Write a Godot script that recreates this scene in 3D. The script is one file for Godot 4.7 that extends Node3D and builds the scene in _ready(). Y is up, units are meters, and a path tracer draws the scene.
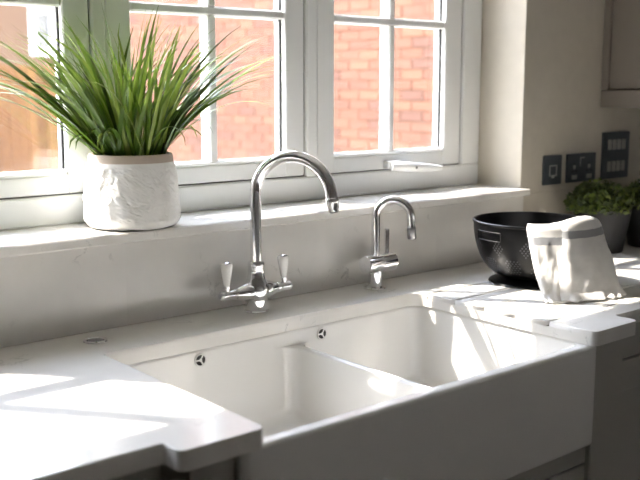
extends Node3D
# A kitchen window with a double butler sink, seen from the front left.  Metres, y up.
# x runs along the worktop, z = 0 is the face of the upstand and grows into the room.

const WT := 0.92            # worktop height
const SILL := 1.111         # top of the window sill
const FACE := -0.168        # room face of the window frame

var base_of := {}
var taken := {}
var M := {}
var rng := RandomNumberGenerator.new()
var sg := 1

func _ready() -> void:
	rng.seed = 20240
	# ---------- camera, sky, sun, exposure ----------
	var cam := Camera3D.new()
	cam.name = "camera"
	var yaw := deg_to_rad(40.29)
	var pit := deg_to_rad(9.13)
	var fwd := Vector3(sin(yaw) * cos(pit), -sin(pit), -cos(yaw) * cos(pit))
	var rgt := Vector3(cos(yaw), 0, sin(yaw))
	cam.transform = Transform3D(Basis(rgt, rgt.cross(fwd), -fwd), Vector3(0, 1.394, 1.674))
	cam.near = 0.05
	cam.far = 200.0
	var lens := CameraAttributesPhysical.new()
	lens.frustum_focal_length = 69.18
	lens.frustum_focus_distance = 2.03
	lens.exposure_aperture = 5.0
	lens.frustum_near = 0.05
	lens.frustum_far = 200.0
	cam.attributes = lens
	cam.fov = 28.41
	add_child(cam)
	cam.current = true

	var env := Environment.new()
	env.background_mode = Environment.BG_SKY
	var sky := Sky.new()
	var sm := ProceduralSkyMaterial.new()
	sm.sky_top_color = Color(0.69, 0.725, 0.80)
	sm.sky_horizon_color = Color(0.935, 0.925, 0.905)
	sm.sky_curve = 0.25
	sm.ground_horizon_color = Color(0.72, 0.72, 0.70)
	sm.ground_bottom_color = Color(0.45, 0.44, 0.42)
	sm.energy_multiplier = 7.2
	sky.sky_material = sm
	env.sky = sky
	env.tonemap_mode = Environment.TONE_MAPPER_LINEAR
	env.tonemap_exposure = 4.1
	env.sdfgi_enabled = true
	env.ssao_enabled = true
	env.ssil_enabled = true
	var we := WorldEnvironment.new()
	we.name = "world_environment"
	we.environment = env
	add_child(we)

	var sun := DirectionalLight3D.new()
	sun.name = "sun"
	var way := Vector3(0.78, -1.35, 1.0).normalized()
	sun.transform = Transform3D(Basis.looking_at(way, Vector3.UP), Vector3(-6, 9, -7))
	sun.light_color = Color(1.0, 0.965, 0.915)
	sun.light_energy = 1.6
	sun.light_angular_distance = 0.6
	sun.shadow_enabled = true
	sun.sky_mode = DirectionalLight3D.SKY_MODE_LIGHT_ONLY
	add_child(sun)

	make_materials()
	build_room()
	build_window()
	build_outside()
	build_worktop()
	build_sink()
	build_cabinets()
	build_bridge_tap()
	build_water_tap()
	build_grass_pot()
	build_colander()
	build_towel()
	build_sockets()
	build_shrubs()

# ------------------------------------------------------------------ materials
func mat(c: Color, rough := 0.5, metal := 0.0) -> StandardMaterial3D:
	var m := StandardMaterial3D.new()
	m.albedo_color = c
	m.roughness = rough
	m.metallic = metal
	return m

func noise_tex(freq: float, a: Color, b: Color, oct := 4, size := 512, kind := FastNoiseLite.TYPE_SIMPLEX_SMOOTH, sd := 3) -> NoiseTexture2D:
	var n := FastNoiseLite.new()
	n.noise_type = kind
	n.frequency = freq
	n.fractal_octaves = oct
	n.seed = sd
	var g := Gradient.new()
	g.set_color(0, a)
	g.set_color(1, b)
	var t := NoiseTexture2D.new()
	t.width = size
	t.height = size
	t.seamless = true
	t.noise = n
	t.color_ramp = g
	return t

func tri(m: StandardMaterial3D, t: Texture2D, per_metre: float) -> StandardMaterial3D:
	m.albedo_texture = t
	m.uv1_triplanar = true
	m.uv1_world_triplanar = true
	m.uv1_scale = Vector3.ONE * per_metre
	return m

func vein_image() -> ImageTexture:
	# pale quartz: faint clouding and a few thin grey veins
	var s := 768
	var a := FastNoiseLite.new()
	a.seed = 11
	a.frequency = 0.0042
	a.fractal_octaves = 4
	a.domain_warp_enabled = true
	a.domain_warp_amplitude = 60.0
	a.domain_warp_frequency = 0.006
	var b := FastNoiseLite.new()
	b.seed = 5
	b.frequency = 0.01
	b.fractal_octaves = 5
	var c := FastNoiseLite.new()
	c.seed = 8
	c.frequency = 0.006
	var im := Image.create(s, s, false, Image.FORMAT_RGB8)
	for y in s:
		for x in s:
			var v := absf(a.get_noise_2d(x, y))
			var k := clampf(1.0 - v / 0.012, 0.0, 1.0) * clampf(c.get_noise_2d(x, y) * 2.4 + 0.1, 0.0, 1.0)
			var cl := b.get_noise_2d(x, y) * 0.022
			var g := 1.0 - 0.17 * k + cl - 0.02
			im.set_pixel(x, y, Color(clampf(g, 0, 1), clampf(g * 0.998, 0, 1), clampf(g * 0.994, 0, 1)))
	return ImageTexture.create_from_image(im)

func make_materials() -> void:
	M.quartz = tri(mat(Color(0.925, 0.916, 0.897), 0.16), vein_image(), 1.1)
	M.ceramic = mat(Color(0.93, 0.925, 0.912), 0.09)
	M.frame = mat(Color(0.93, 0.935, 0.93), 0.35)
	M.gasket = mat(Color(0.10, 0.105, 0.11), 0.6)
	M.seal = mat(Color(0.40, 0.40, 0.40), 0.7)
	M.glass = mat(Color(1, 1, 1, 0.02), 0.0)
	M.glass.transparency = BaseMaterial3D.TRANSPARENCY_ALPHA
	M.paint = tri(mat(Color(0.80, 0.773, 0.72), 0.85), noise_tex(0.02, Color(0.97, 0.97, 0.97), Color(1, 1, 1)), 1.5)
	M.pale_paint = mat(Color(0.87, 0.865, 0.85), 0.85)
	M.ceiling = mat(Color(0.93, 0.93, 0.92), 0.9)
	M.floor = tri(mat(Color(0.60, 0.58, 0.55), 0.5), noise_tex(0.01, Color(0.85, 0.83, 0.8), Color(1, 1, 1)), 0.6)
	M.chrome = mat(Color(0.93, 0.93, 0.935), 0.05, 1.0)
	M.steel = mat(Color(0.62, 0.62, 0.62), 0.28, 1.0)
	M.worn = mat(Color(0.36, 0.36, 0.37), 0.4, 0.6)
	M.handle_white = mat(Color(0.95, 0.945, 0.93), 0.12)
	M.cabinet = mat(Color(0.68, 0.67, 0.645), 0.45)
	M.wall_cabinet = mat(Color(0.56, 0.53, 0.50), 0.45)
	M.socket = mat(Color(0.29, 0.32, 0.345), 0.35, 0.2)
	M.socket_white = mat(Color(0.70, 0.70, 0.68), 0.4)
	M.black_pot = mat(Color(0.04, 0.041, 0.046), 0.34)
	M.black_pot.metallic_specular = 0.35
	M.grey_pot = mat(Color(0.16, 0.163, 0.175), 0.6)
	M.soil = mat(Color(0.12, 0.09, 0.07), 0.95)
	M.hole = mat(Color(0.06, 0.05, 0.045), 0.6)
	M.pot = mat(Color(0.93, 0.925, 0.91), 0.55)
	M.clay = tri(mat(Color(0.80, 0.74, 0.68), 0.85), noise_tex(0.15, Color(0.9, 0.89, 0.88), Color(1, 1, 1)), 9.0)
	M.blade = []
	for c in [Color(0.20, 0.32, 0.06), Color(0.28, 0.41, 0.08), Color(0.38, 0.51, 0.12), Color(0.52, 0.60, 0.24), Color(0.13, 0.22, 0.05)]:
		var m := mat(c, 0.38)
		m.backlight_enabled = true
		m.backlight = Color(0.26, 0.30, 0.12)
		M.blade.append(m)
	M.bricks = []
	var bt := noise_tex(0.06, Color(0.80, 0.78, 0.76), Color(1, 1, 1), 4, 256)
	for c in [Color(0.355, 0.215, 0.145), Color(0.37, 0.23, 0.155), Color(0.345, 0.203, 0.14), Color(0.38, 0.242, 0.165), Color(0.352, 0.22, 0.155), Color(0.315, 0.195, 0.145)]:
		M.bricks.append(tri(mat(c, 0.9), bt, 2.0))
	M.brick_rest = mat(Color.WHITE, 0.9)
	M.brick_rest.vertex_color_use_as_albedo = true
	M.mortar = mat(Color(0.365, 0.262, 0.192), 0.95)
	M.fence = []
	for c in [Color(0.42, 0.285, 0.145), Color(0.40, 0.268, 0.133), Color(0.44, 0.305, 0.16), Color(0.37, 0.245, 0.118)]:
		M.fence.append(tri(mat(c, 0.85), noise_tex(0.03, Color(0.82, 0.8, 0.78), Color(1, 1, 1), 4, 256), 1.2))
	M.far_brick = tri(mat(Color(0.33, 0.245, 0.175), 0.9), noise_tex(0.08, Color(0.78, 0.76, 0.74), Color(1, 1, 1), 4, 256), 1.4)
	M.roof = mat(Color(0.36, 0.27, 0.24), 0.9)
	M.paving = tri(mat(Color(0.66, 0.63, 0.58), 0.9), noise_tex(0.03, Color(0.8, 0.8, 0.8), Color(1, 1, 1), 5, 256), 0.7)
	M.shrub = mat(Color.WHITE, 0.6)
	M.shrub.vertex_color_use_as_albedo = true
	M.shrub.backlight_enabled = true
	M.shrub.backlight = Color(0.3, 0.35, 0.1)
	M.dark_glass = mat(Color(0.10, 0.12, 0.14), 0.04)

# ------------------------------------------------------------------ shapes
# Every shape is a Dictionary {v: triangle corners, g: smooth group of each triangle, uv (optional)}
func shape() -> Dictionary:
	return {"v": PackedVector3Array(), "g": PackedInt32Array(), "uv": PackedVector2Array()}

func t3(s: Dictionary, a: Vector3, b: Vector3, c: Vector3, g := -1) -> void:
	s.v.append(a); s.v.append(b); s.v.append(c)
	s.g.append(g)

func q4(s: Dictionary, a: Vector3, b: Vector3, c: Vector3, d: Vector3, g := -1) -> void:
	t3(s, a, b, c, g)
	t3(s, a, c, d, g)

func orient(s: Dictionary) -> Dictionary:
	# closed shapes: turn every face outwards (Godot's front faces run clockwise)
	var mid := Vector3.ZERO
	for p in s.v: mid += p
	mid /= maxf(1.0, s.v.size())
	var vol := 0.0
	for i in range(0, s.v.size(), 3):
		var a: Vector3 = s.v[i] - mid
		vol += a.dot((s.v[i + 2] - mid).cross(s.v[i + 1] - mid))
	if vol < 0.0: flip(s)
	return s

func flip(s: Dictionary) -> Dictionary:
	for i in range(0, s.v.size(), 3):
		var k: Vector3 = s.v[i + 1]
		s.v[i + 1] = s.v[i + 2]
		s.v[i + 2] = k
		if s.uv.size():
			var w: Vector2 = s.uv[i + 1]
			s.uv[i + 1] = s.uv[i + 2]
			s.uv[i + 2] = w
	return s

func join(list: Array) -> Dictionary:
	var s := shape()
	for o in list:
		s.v.append_array(o.v)
		s.g.append_array(o.g)
		s.uv.append_array(o.uv)
	return s

func moved(s: Dictionary, t: Transform3D) -> Dictionary:
	var o := shape()
	for p in s.v: o.v.append(t * p)
	o.g = s.g.duplicate()
	o.uv = s.uv.duplicate()
	return o

func mesh_of(s: Dictionary, off := Vector3.ZERO) -> ArrayMesh:
	var st := SurfaceTool.new()
	st.begin(Mesh.PRIMITIVE_TRIANGLES)
	var has_uv: bool = s.uv.size() == s.v.size()
	for i in s.g.size():
		st.set_smooth_group(s.g[i])
		for k in 3:
			if has_uv: st.set_uv(s.uv[i * 3 + k])
			st.add_vertex(s.v[i * 3 + k] - off)
	st.generate_normals()
	return st.commit()

func box(lo: Vector3, hi: Vector3, b := 0.002) -> Dictionary:
	# box with chamfered edges
	var s := shape()
	var c := (lo + hi) * 0.5
	var h := (hi - lo) * 0.5
	b = minf(b, minf(h.x, minf(h.y, h.z)) * 0.9)
	for ax in 3:
		var u := (ax + 1) % 3
		var w := (ax + 2) % 3
		for sg1 in [-1.0, 1.0]:
			var f := []
			for k in [[-1, -1], [1, -1], [1, 1], [-1, 1]]:
				var p := Vector3.ZERO
				p[ax] = sg1 * h[ax]
				p[u] = k[0] * (h[u] - b)
				p[w] = k[1] * (h[w] - b)
				f.append(p)
			face(s, f)
			for sg2 in [-1.0, 1.0]:      # chamfers between faces ax and u, running along w
				var e := []
				for k in [[1, -1], [1, 1], [0, 1], [0, -1]]:
					var p := Vector3.ZERO
					p[ax] = sg1 * (h[ax] if k[0] else h[ax] - b)
					p[u] = sg2 * (h[u] - b if k[0] else h[u])
					p[w] = k[1] * (h[w] - b)
					e.append(p)
				face(s, e)
	for sx in [-1.0, 1.0]:
		for sy in [-1.0, 1.0]:
			for sz in [-1.0, 1.0]:
				face(s, [Vector3(sx * h.x, sy * (h.y - b), sz * (h.z - b)), Vector3(sx * (h.x - b), sy * h.y, sz * (h.z - b)), Vector3(sx * (h.x - b), sy * (h.y - b), sz * h.z)])
	for i in s.v.size(): s.v[i] += c
	return s

func face(s: Dictionary, f: Array) -> void:
	# a flat convex face of a shape centred at the origin, turned outwards
	var n: Vector3 = (f[2] - f[0]).cross(f[1] - f[0])
	if n.dot(f[0] + f[1] + f[2]) < 0.0: f.reverse()
	for i in range(1, f.size() - 1): t3(s, f[0], f[i], f[i + 1])

func lathe(profile: Array, seg := 32, crease := 32.0) -> Dictionary:
	# profile: Vector2(radius, height) from bottom to top, turned round y
	var s := shape()
	for i in profile.size() - 1:
		if i > 0:
			var d0: Vector2 = profile[i] - profile[i - 1]
			var d1: Vector2 = profile[i + 1] - profile[i]
			if absf(rad_to_deg(d0.angle_to(d1))) > crease: sg += 1
		else:
			sg += 1
		var p: Vector2 = profile[i]
		var q: Vector2 = profile[i + 1]
		for k in seg:
			var a := TAU * k / seg
			var b := TAU * ((k + 1) % seg) / seg
			var p0 := Vector3(cos(a) * p.x, p.y, sin(a) * p.x)
			var p1 := Vector3(cos(b) * p.x, p.y, sin(b) * p.x)
			var q0 := Vector3(cos(a) * q.x, q.y, sin(a) * q.x)
			var q1 := Vector3(cos(b) * q.x, q.y, sin(b) * q.x)
			if p.x < 1e-6: t3(s, p0, q0, q1, sg)
			elif q.x < 1e-6: t3(s, p0, q0, p1, sg)
			else: q4(s, p0, q0, q1, p1, sg)
	sg += 1
	return orient(s)

func turned(profile: Array, at: Vector3, axis := Vector3.UP, seg := 32) -> Dictionary:
	var s := lathe(profile, seg)
	var b := Basis()
	if axis.normalized().distance_to(Vector3.UP) > 1e-4:
		b = Basis(Quaternion(Vector3.UP, axis.normalized()))
	return moved(s, Transform3D(b, at))

func tube(path: Array, radii: Array, seg := 20, caps := true) -> Dictionary:
	var s := shape()
	sg += 1
	var n := path.size()
	var rings := []
	var t0: Vector3 = (path[1] - path[0]).normalized()
	var u := t0.cross(Vector3(0.31, 0.2, 0.9)).normalized()
	for i in n:
		var t: Vector3 = (path[mini(i + 1, n - 1)] - path[maxi(i - 1, 0)]).normalized()
		u = (u - t * u.dot(t)).normalized()
		var w := t.cross(u)
		var ring := []
		var rad: float = radii[i] if radii.size() == n else radii[0]
		for k in seg:
			var a := TAU * k / seg
			ring.append(path[i] + (u * cos(a) + w * sin(a)) * rad)
		rings.append(ring)
	for i in n - 1:
		for k in seg:
			var k2 := (k + 1) % seg
			q4(s, rings[i][k], rings[i + 1][k], rings[i + 1][k2], rings[i][k2], sg)
	if caps:
		for k in seg:
			var k2 := (k + 1) % seg
			t3(s, path[0], rings[0][k], rings[0][k2])
			t3(s, path[n - 1], rings[n - 1][k2], rings[n - 1][k])
	sg += 1
	return orient(s)

func rounded(pts: Array, rad: Array, steps := 6) -> PackedVector2Array:
	# polygon with each corner rounded by its own radius
	var out := PackedVector2Array()
	var n := pts.size()
	for i in n:
		var p: Vector2 = pts[i]
		var a: Vector2 = (pts[(i + n - 1) % n] - p)
		var b: Vector2 = (pts[(i + 1) % n] - p)
		var r: float = rad[i]
		if r <= 0.0:
			out.append(p)
			continue
		var half := absf(a.angle_to(b)) * 0.5
		var d := r / tan(half)
		var c := p + (a.normalized() + b.normalized()).normalized() * (r / sin(half))
		var s0 := p + a.normalized() * d - c
		var s1 := p + b.normalized() * d - c
		var sweep := s0.angle_to(s1)
		for k in steps + 1:
			out.append(c + s0.rotated(sweep * k / steps))
	return out

func inset(p: PackedVector2Array, d: float) -> PackedVector2Array:
	# moves each side of a clockwise or anticlockwise polygon inwards
	var out := PackedVector2Array()
	var n := p.size()
	var turn := 1.0 if Geometry2D.is_polygon_clockwise(p) else -1.0
	for i in n:
		var e0 := (p[i] - p[(i + n - 1) % n]).normalized()
		var e1 := (p[(i + 1) % n] - p[i]).normalized()
		var n0 := Vector2(e0.y, -e0.x) * turn
		var n1 := Vector2(e1.y, -e1.x) * turn
		out.append(p[i] + (n0 + n1) / (1.0 + n0.dot(n1)) * d)
	return out

func slab(poly: PackedVector2Array, y0: float, y1: float, r := 0.003, both := false) -> Dictionary:
	# a plate of outline (x, z) with its upper (and lower) edge rounded
	var lev := []
	if both:
		for k in 4: lev.append([r * (1.0 - sin(PI / 6 * k)), y0 + r * (1.0 - cos(PI / 6 * k))])
	else:
		lev.append([0.0, y0])
	for k in 4: lev.append([r * (1.0 - cos(PI / 6 * k)), y1 - r + r * sin(PI / 6 * k)])
	var s := shape()
	var n := poly.size()
	sg += 1
	var rings := []
	for l in lev:
		var q := inset(poly, l[0]) if l[0] > 0.0 else poly
		rings.append([q, l[1]])
	for i in rings.size() - 1:
		for k in n:
			var k2 := (k + 1) % n
			var a: PackedVector2Array = rings[i][0]
			var b: PackedVector2Array = rings[i + 1][0]
			q4(s, Vector3(a[k].x, rings[i][1], a[k].y), Vector3(b[k].x, rings[i + 1][1], b[k].y), Vector3(b[k2].x, rings[i + 1][1], b[k2].y), Vector3(a[k2].x, rings[i][1], a[k2].y), sg)
	sg += 1
	orient(s)
	for e in [0, rings.size() - 1]:
		var q: PackedVector2Array = rings[e][0]
		var ix := Geometry2D.triangulate_polygon(q)
		for k in range(0, ix.size(), 3):
			var tri3 := [Vector3(q[ix[k]].x, rings[e][1], q[ix[k]].y), Vector3(q[ix[k + 1]].x, rings[e][1], q[ix[k + 1]].y), Vector3(q[ix[k + 2]].x, rings[e][1], q[ix[k + 2]].y)]
			var nn: Vector3 = (tri3[2] - tri3[0]).cross(tri3[1] - tri3[0])
			if (nn.y > 0.0) != (e > 0): tri3.reverse()
			t3(s, tri3[0], tri3[1], tri3[2])
	return s

func sheet(rows: Array, thick: float, flat_uv := false) -> Dictionary:
	# rows of points -> a closed sheet of some thickness, with uv along and across
	var s := shape()
	sg += 1
	var nr := rows.size()
	var nc: int = rows[0].size()
	var nrm := []
	for i in nr:
		var line := []
		for k in nc:
			var du: Vector3 = rows[i][mini(k + 1, nc - 1)] - rows[i][maxi(k - 1, 0)]
			var dv: Vector3 = rows[mini(i + 1, nr - 1)][k] - rows[maxi(i - 1, 0)][k]
			line.append(du.cross(dv).normalized() * thick * 0.5)
		nrm.append(line)
	for side in [1.0, -1.0]:
		sg += 1
		for i in nr - 1:
			for k in nc - 1:
				var p := []
				for e in [[i, k], [i + 1, k], [i + 1, k + 1], [i, k + 1]]:
					p.append([rows[e[0]][e[1]] + nrm[e[0]][e[1]] * side, Vector2(float(e[1]) / (nc - 1), float(e[0]) / (nr - 1))])
				if side < 0.0: p.reverse()
				for e in [[0, 1, 2], [0, 2, 3]]:
					for j in e:
						s.v.append(p[j][0])
						s.uv.append(p[j][1])
					s.g.append(sg)
	var rim := []
	for k in nc: rim.append([0, k])
	for i in range(1, nr): rim.append([i, nc - 1])
	for k in range(nc - 2, -1, -1): rim.append([nr - 1, k])
	for i in range(nr - 2, 0, -1): rim.append([i, 0])
	sg += 1
	for j in rim.size():
		var a = rim[j]
		var b = rim[(j + 1) % rim.size()]
		var pa: Vector3 = rows[a[0]][a[1]]
		var na: Vector3 = nrm[a[0]][a[1]]
		var pb: Vector3 = rows[b[0]][b[1]]
		var nb: Vector3 = nrm[b[0]][b[1]]
		var ua := Vector2(float(a[1]) / (nc - 1), float(a[0]) / (nr - 1))
		var ub := Vector2(float(b[1]) / (nc - 1), float(b[0]) / (nr - 1))
		for e in [[pa + na, ua], [pb + nb, ub], [pb - nb, ub], [pa + na, ua], [pb - nb, ub], [pa - na, ua]]:
			s.v.append(e[0])
			s.uv.append(e[1])
		s.g.append(sg)
		s.g.append(sg)
	sg += 1
	return s

# ------------------------------------------------------------------ nodes
func numbered(n: String) -> String:
	if not taken.has(n):
		taken[n] = 0
		return n
	taken[n] += 1
	return "%s_%03d" % [n, taken[n]]

func thing(called: String, label: String, category: String, at := Vector3.ZERO, group := "") -> Node3D:
	var o := Node3D.new()
	o.name = numbered(called)
	add_child(o)
	o.position = at
	base_of[o] = at
	if label: o.set_meta("label", label)
	if category: o.set_meta("category", category)
	if group: o.set_meta("group", group)
	return o

func struct(called: String, at := Vector3.ZERO, label := "") -> Node3D:
	var o := thing(called, label, "", at)
	o.set_meta("kind", "structure")
	return o

func part(parent: Node3D, called: String, s: Dictionary, m: Material, label := "") -> MeshInstance3D:
	var o := MeshInstance3D.new()
	o.name = called
	o.mesh = mesh_of(s, base_of[parent])
	o.material_override = m
	parent.add_child(o, true)
	base_of[o] = base_of[parent]
	if label: o.set_meta("label", label)
	return o

func plain(called: String, s: Dictionary, m: Material, label := "") -> MeshInstance3D:
	# a piece of the setting that is one mesh
	var o := MeshInstance3D.new()
	o.name = called
	o.mesh = mesh_of(s)
	o.material_override = m
	add_child(o)
	base_of[o] = Vector3.ZERO
	o.set_meta("kind", "structure")
	if label: o.set_meta("label", label)
	return o

func V(x: float, y: float, z: float) -> Vector3:
	return Vector3(x, y, z)

# ------------------------------------------------------------------ the room
const X0 := -2.6
const X1 := 3.9
const Z1 := 4.2
const WX0 := -0.294          # window opening
const WX1 := 2.18
const WY1 := 2.075

func build_room() -> void:
	plain("floor", box(V(X0, -0.1, -0.31), V(X1, 0, Z1), 0.001), M.floor, "oak toned kitchen floor")
	plain("ceiling", box(V(X0 - 0.2, 2.42, -0.31), V(X1 + 0.2, 2.6, Z1 + 0.2), 0.001), M.ceiling, "white ceiling")
	plain("wall_back", join([
		box(V(X0, 0, -0.31), V(X1, SILL - 0.02, -0.012), 0.0005),
		box(V(X0, WY1, -0.31), V(X1, 2.42, -0.012), 0.0005),
		box(V(X0, SILL - 0.02, -0.31), V(WX0, WY1, -0.012), 0.0005),
		box(V(WX1, SILL - 0.02, -0.31), V(X1, WY1, -0.012), 0.002)]), M.paint, "warm taupe painted wall around the window")
	plain("wall_right", box(V(X1, 0, -0.31), V(X1 + 0.2, 2.42, Z1 + 0.2), 0.001), M.pale_paint, "pale painted side wall")
	plain("wall_left", box(V(X0 - 0.2, 0, -0.31), V(X0, 2.42, Z1 + 0.2), 0.001), M.pale_paint, "pale painted side wall")
	plain("wall_front", box(V(X0, 0, Z1), V(X1, 2.42, Z1 + 0.2), 0.001), M.pale_paint, "pale painted wall")
	plain("trim_1", box(V(WX0, SILL - 0.02, -0.175), V(WX1 + 0.003, SILL, 0.022), 0.003), M.quartz, "pale quartz window sill slab")
	plain("trim_2", box(V(-1.0, WT, -0.012), V(WX1, SILL - 0.02, 0.0), 0.001), M.quartz, "pale veined quartz upstand below the sill")

func build_window() -> void:
	var w := struct("window_1", V(0, SILL, FACE), "white casement window with glazing bars")
	var zb := FACE - 0.07
	var sashes := [[-0.161, 0.390], [0.423, 0.941], [0.972, 1.519], [1.553, 2.102]]
	var y0 := 1.172
	var y1 := 2.012
	var fr := [
		box(V(WX0, SILL, zb), V(WX1, y0, FACE), 0.004),
		box(V(WX0, y1, zb), V(WX1, WY1, FACE), 0.004),
		box(V(WX0, y0, zb), V(-0.161, y1, FACE), 0.004),
		box(V(2.102, y0, zb), V(WX1, y1, FACE), 0.004)]
	for i in 3: fr.append(box(V(sashes[i][1], y0, zb), V(sashes[i + 1][0], y1, FACE), 0.004))
	part(w, "frame", join(fr), M.frame)
	# rebate stops that close the gap behind each sash
	for i in 4:
		var a: float = sashes[i][0]
		var b: float = sashes[i][1]
		var g := 0.0032
		var zi := FACE - 0.006
		var zo := FACE - 0.052
		var la := a + g
		var lb := b - g
		var st := 0.060
		var rail := 0.043
		var gx0 := la + st
		var gx1 := lb - st
		if i == 3: gx1 = lb - 0.069
		var gy0 := y0 + rail
		var gy1 := y1 - 0.047
		var stop := [
			box(V(a - 0.001, y0 - 0.001, zb + 0.002), V(b + 0.001, y0 + 0.02, zo - 0.001), 0.001),
			box(V(a - 0.001, y1 - 0.02, zb + 0.002), V(b + 0.001, y1 + 0.001, zo - 0.001), 0.001),
			box(V(a - 0.001, y0 + 0.02, zb + 0.002), V(a + 0.02, y1 - 0.02, zo - 0.001), 0.001),
			box(V(b - 0.02, y0 + 0.02, zb + 0.002), V(b + 0.001, y1 - 0.02, zo - 0.001), 0.001),
			box(V(a, y0, zo), V(la, y1, FACE - 0.012), 0.0),
			box(V(lb, y0, zo), V(b, y1, FACE - 0.012), 0.0),
			box(V(la, y0, zo), V(lb, y0 + g, FACE - 0.012), 0.0),
			box(V(la, y1 - g, zo), V(lb, y1, FACE - 0.012), 0.0)]
		part(w, "rebate_seal", join(stop), M.seal, "grey rubber seal in the sash gap")
		var ss := part(w, "sash", join([
			box(V(la, y0 + g, zo), V(gx0, y1 - g, zi), 0.0035),
			box(V(gx1, y0 + g, zo), V(lb, y1 - g, zi), 0.0035),
			box(V(gx0 - 0.002, y0 + g, zo), V(gx1 + 0.002, gy0, zi), 0.0035),
			box(V(gx0 - 0.002, gy1, zo), V(gx1 + 0.002, y1 - g, zi), 0.0035)]), M.frame)
		var zg := FACE - 0.026
		# glazing beads and gaskets
		var bd := 0.011
		part(ss, "glazing_bead", join([
			box(V(gx0 - 0.001, gy0 - 0.001, zg + 0.003), V(gx1 + 0.001, gy0 + bd, FACE - 0.006), 0.006),
			box(V(gx0 - 0.001, gy1 - bd, zg + 0.003), V(gx1 + 0.001, gy1 + 0.001, FACE - 0.006), 0.006)]), M.frame)
		part(ss, "gasket", join([
			box(V(gx0, gy0 + 0.0, zg - 0.004), V(gx0 + 0.004, gy1, zg + 0.004), 0.0005),
			box(V(gx1 - 0.004, gy0, zg - 0.004), V(gx1 - 0.0, gy1, zg + 0.004), 0.0005)]), M.gasket)
		var mx := (gx0 + gx1) * 0.5
		var my := 1.567
		for k in 2:                        # glazing bars on both faces of the glass
			var zz0 := zg + 0.0035 if k == 0 else zg - 0.022
			var zz1 := zi - 0.002 if k == 0 else zg - 0.0035
			part(ss, "glazing_bar", join([box(V(mx - 0.011, gy0, zz0), V(mx + 0.011, my - 0.009, zz1), 0.004), box(V(mx - 0.011, my + 0.009, zz0), V(mx + 0.011, gy1, zz1), 0.004)]), M.frame)
			part(ss, "glazing_bar", box(V(gx0, my - 0.0105, zz0), V(gx1, my + 0.0105, zz1), 0.004), M.frame)
		# panes
		for px in [[gx0 + 0.003, mx], [mx, gx1 - 0.003]]:
			for py in [[gy0 + 0.002, my], [my, gy1 - 0.002]]:
				part(ss, "pane", box(V(px[0], py[0], zg - 0.002), V(px[1], py[1], zg + 0.002), 0.0), M.glass)
		if i == 3:
			var hd := part(ss, "window_handle", join([
				slab(rounded([Vector2(1.792, FACE - 0.006), Vector2(1.846, FACE - 0.006), Vector2(1.846, FACE + 0.014), Vector2(1.792, FACE + 0.014)], [0.0, 0.0, 0.006, 0.006]), 1.176, 1.198, 0.004, true)]), M.frame, "white casement handle")
			var path := [V(1.800, 1.184, FACE + 0.018), V(1.825, 1.183, FACE + 0.030), V(1.87, 1.179, FACE + 0.033), V(1.93, 1.175, FACE + 0.031), V(1.985, 1.171, FACE + 0.028)]
			part(hd, "lever", tube(path, [0.011, 0.0135, 0.0125, 0.0105, 0.007], 14), M.frame)
			part(hd, "keyhole", turned([Vector2(0, 0), Vector2(0.0035, 0), Vector2(0.0035, 0.004), Vector2(0, 0.004)], V(1.868, 1.179, FACE + 0.0425), V(0, 0, 1), 12), M.hole, "dark lock button")

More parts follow.
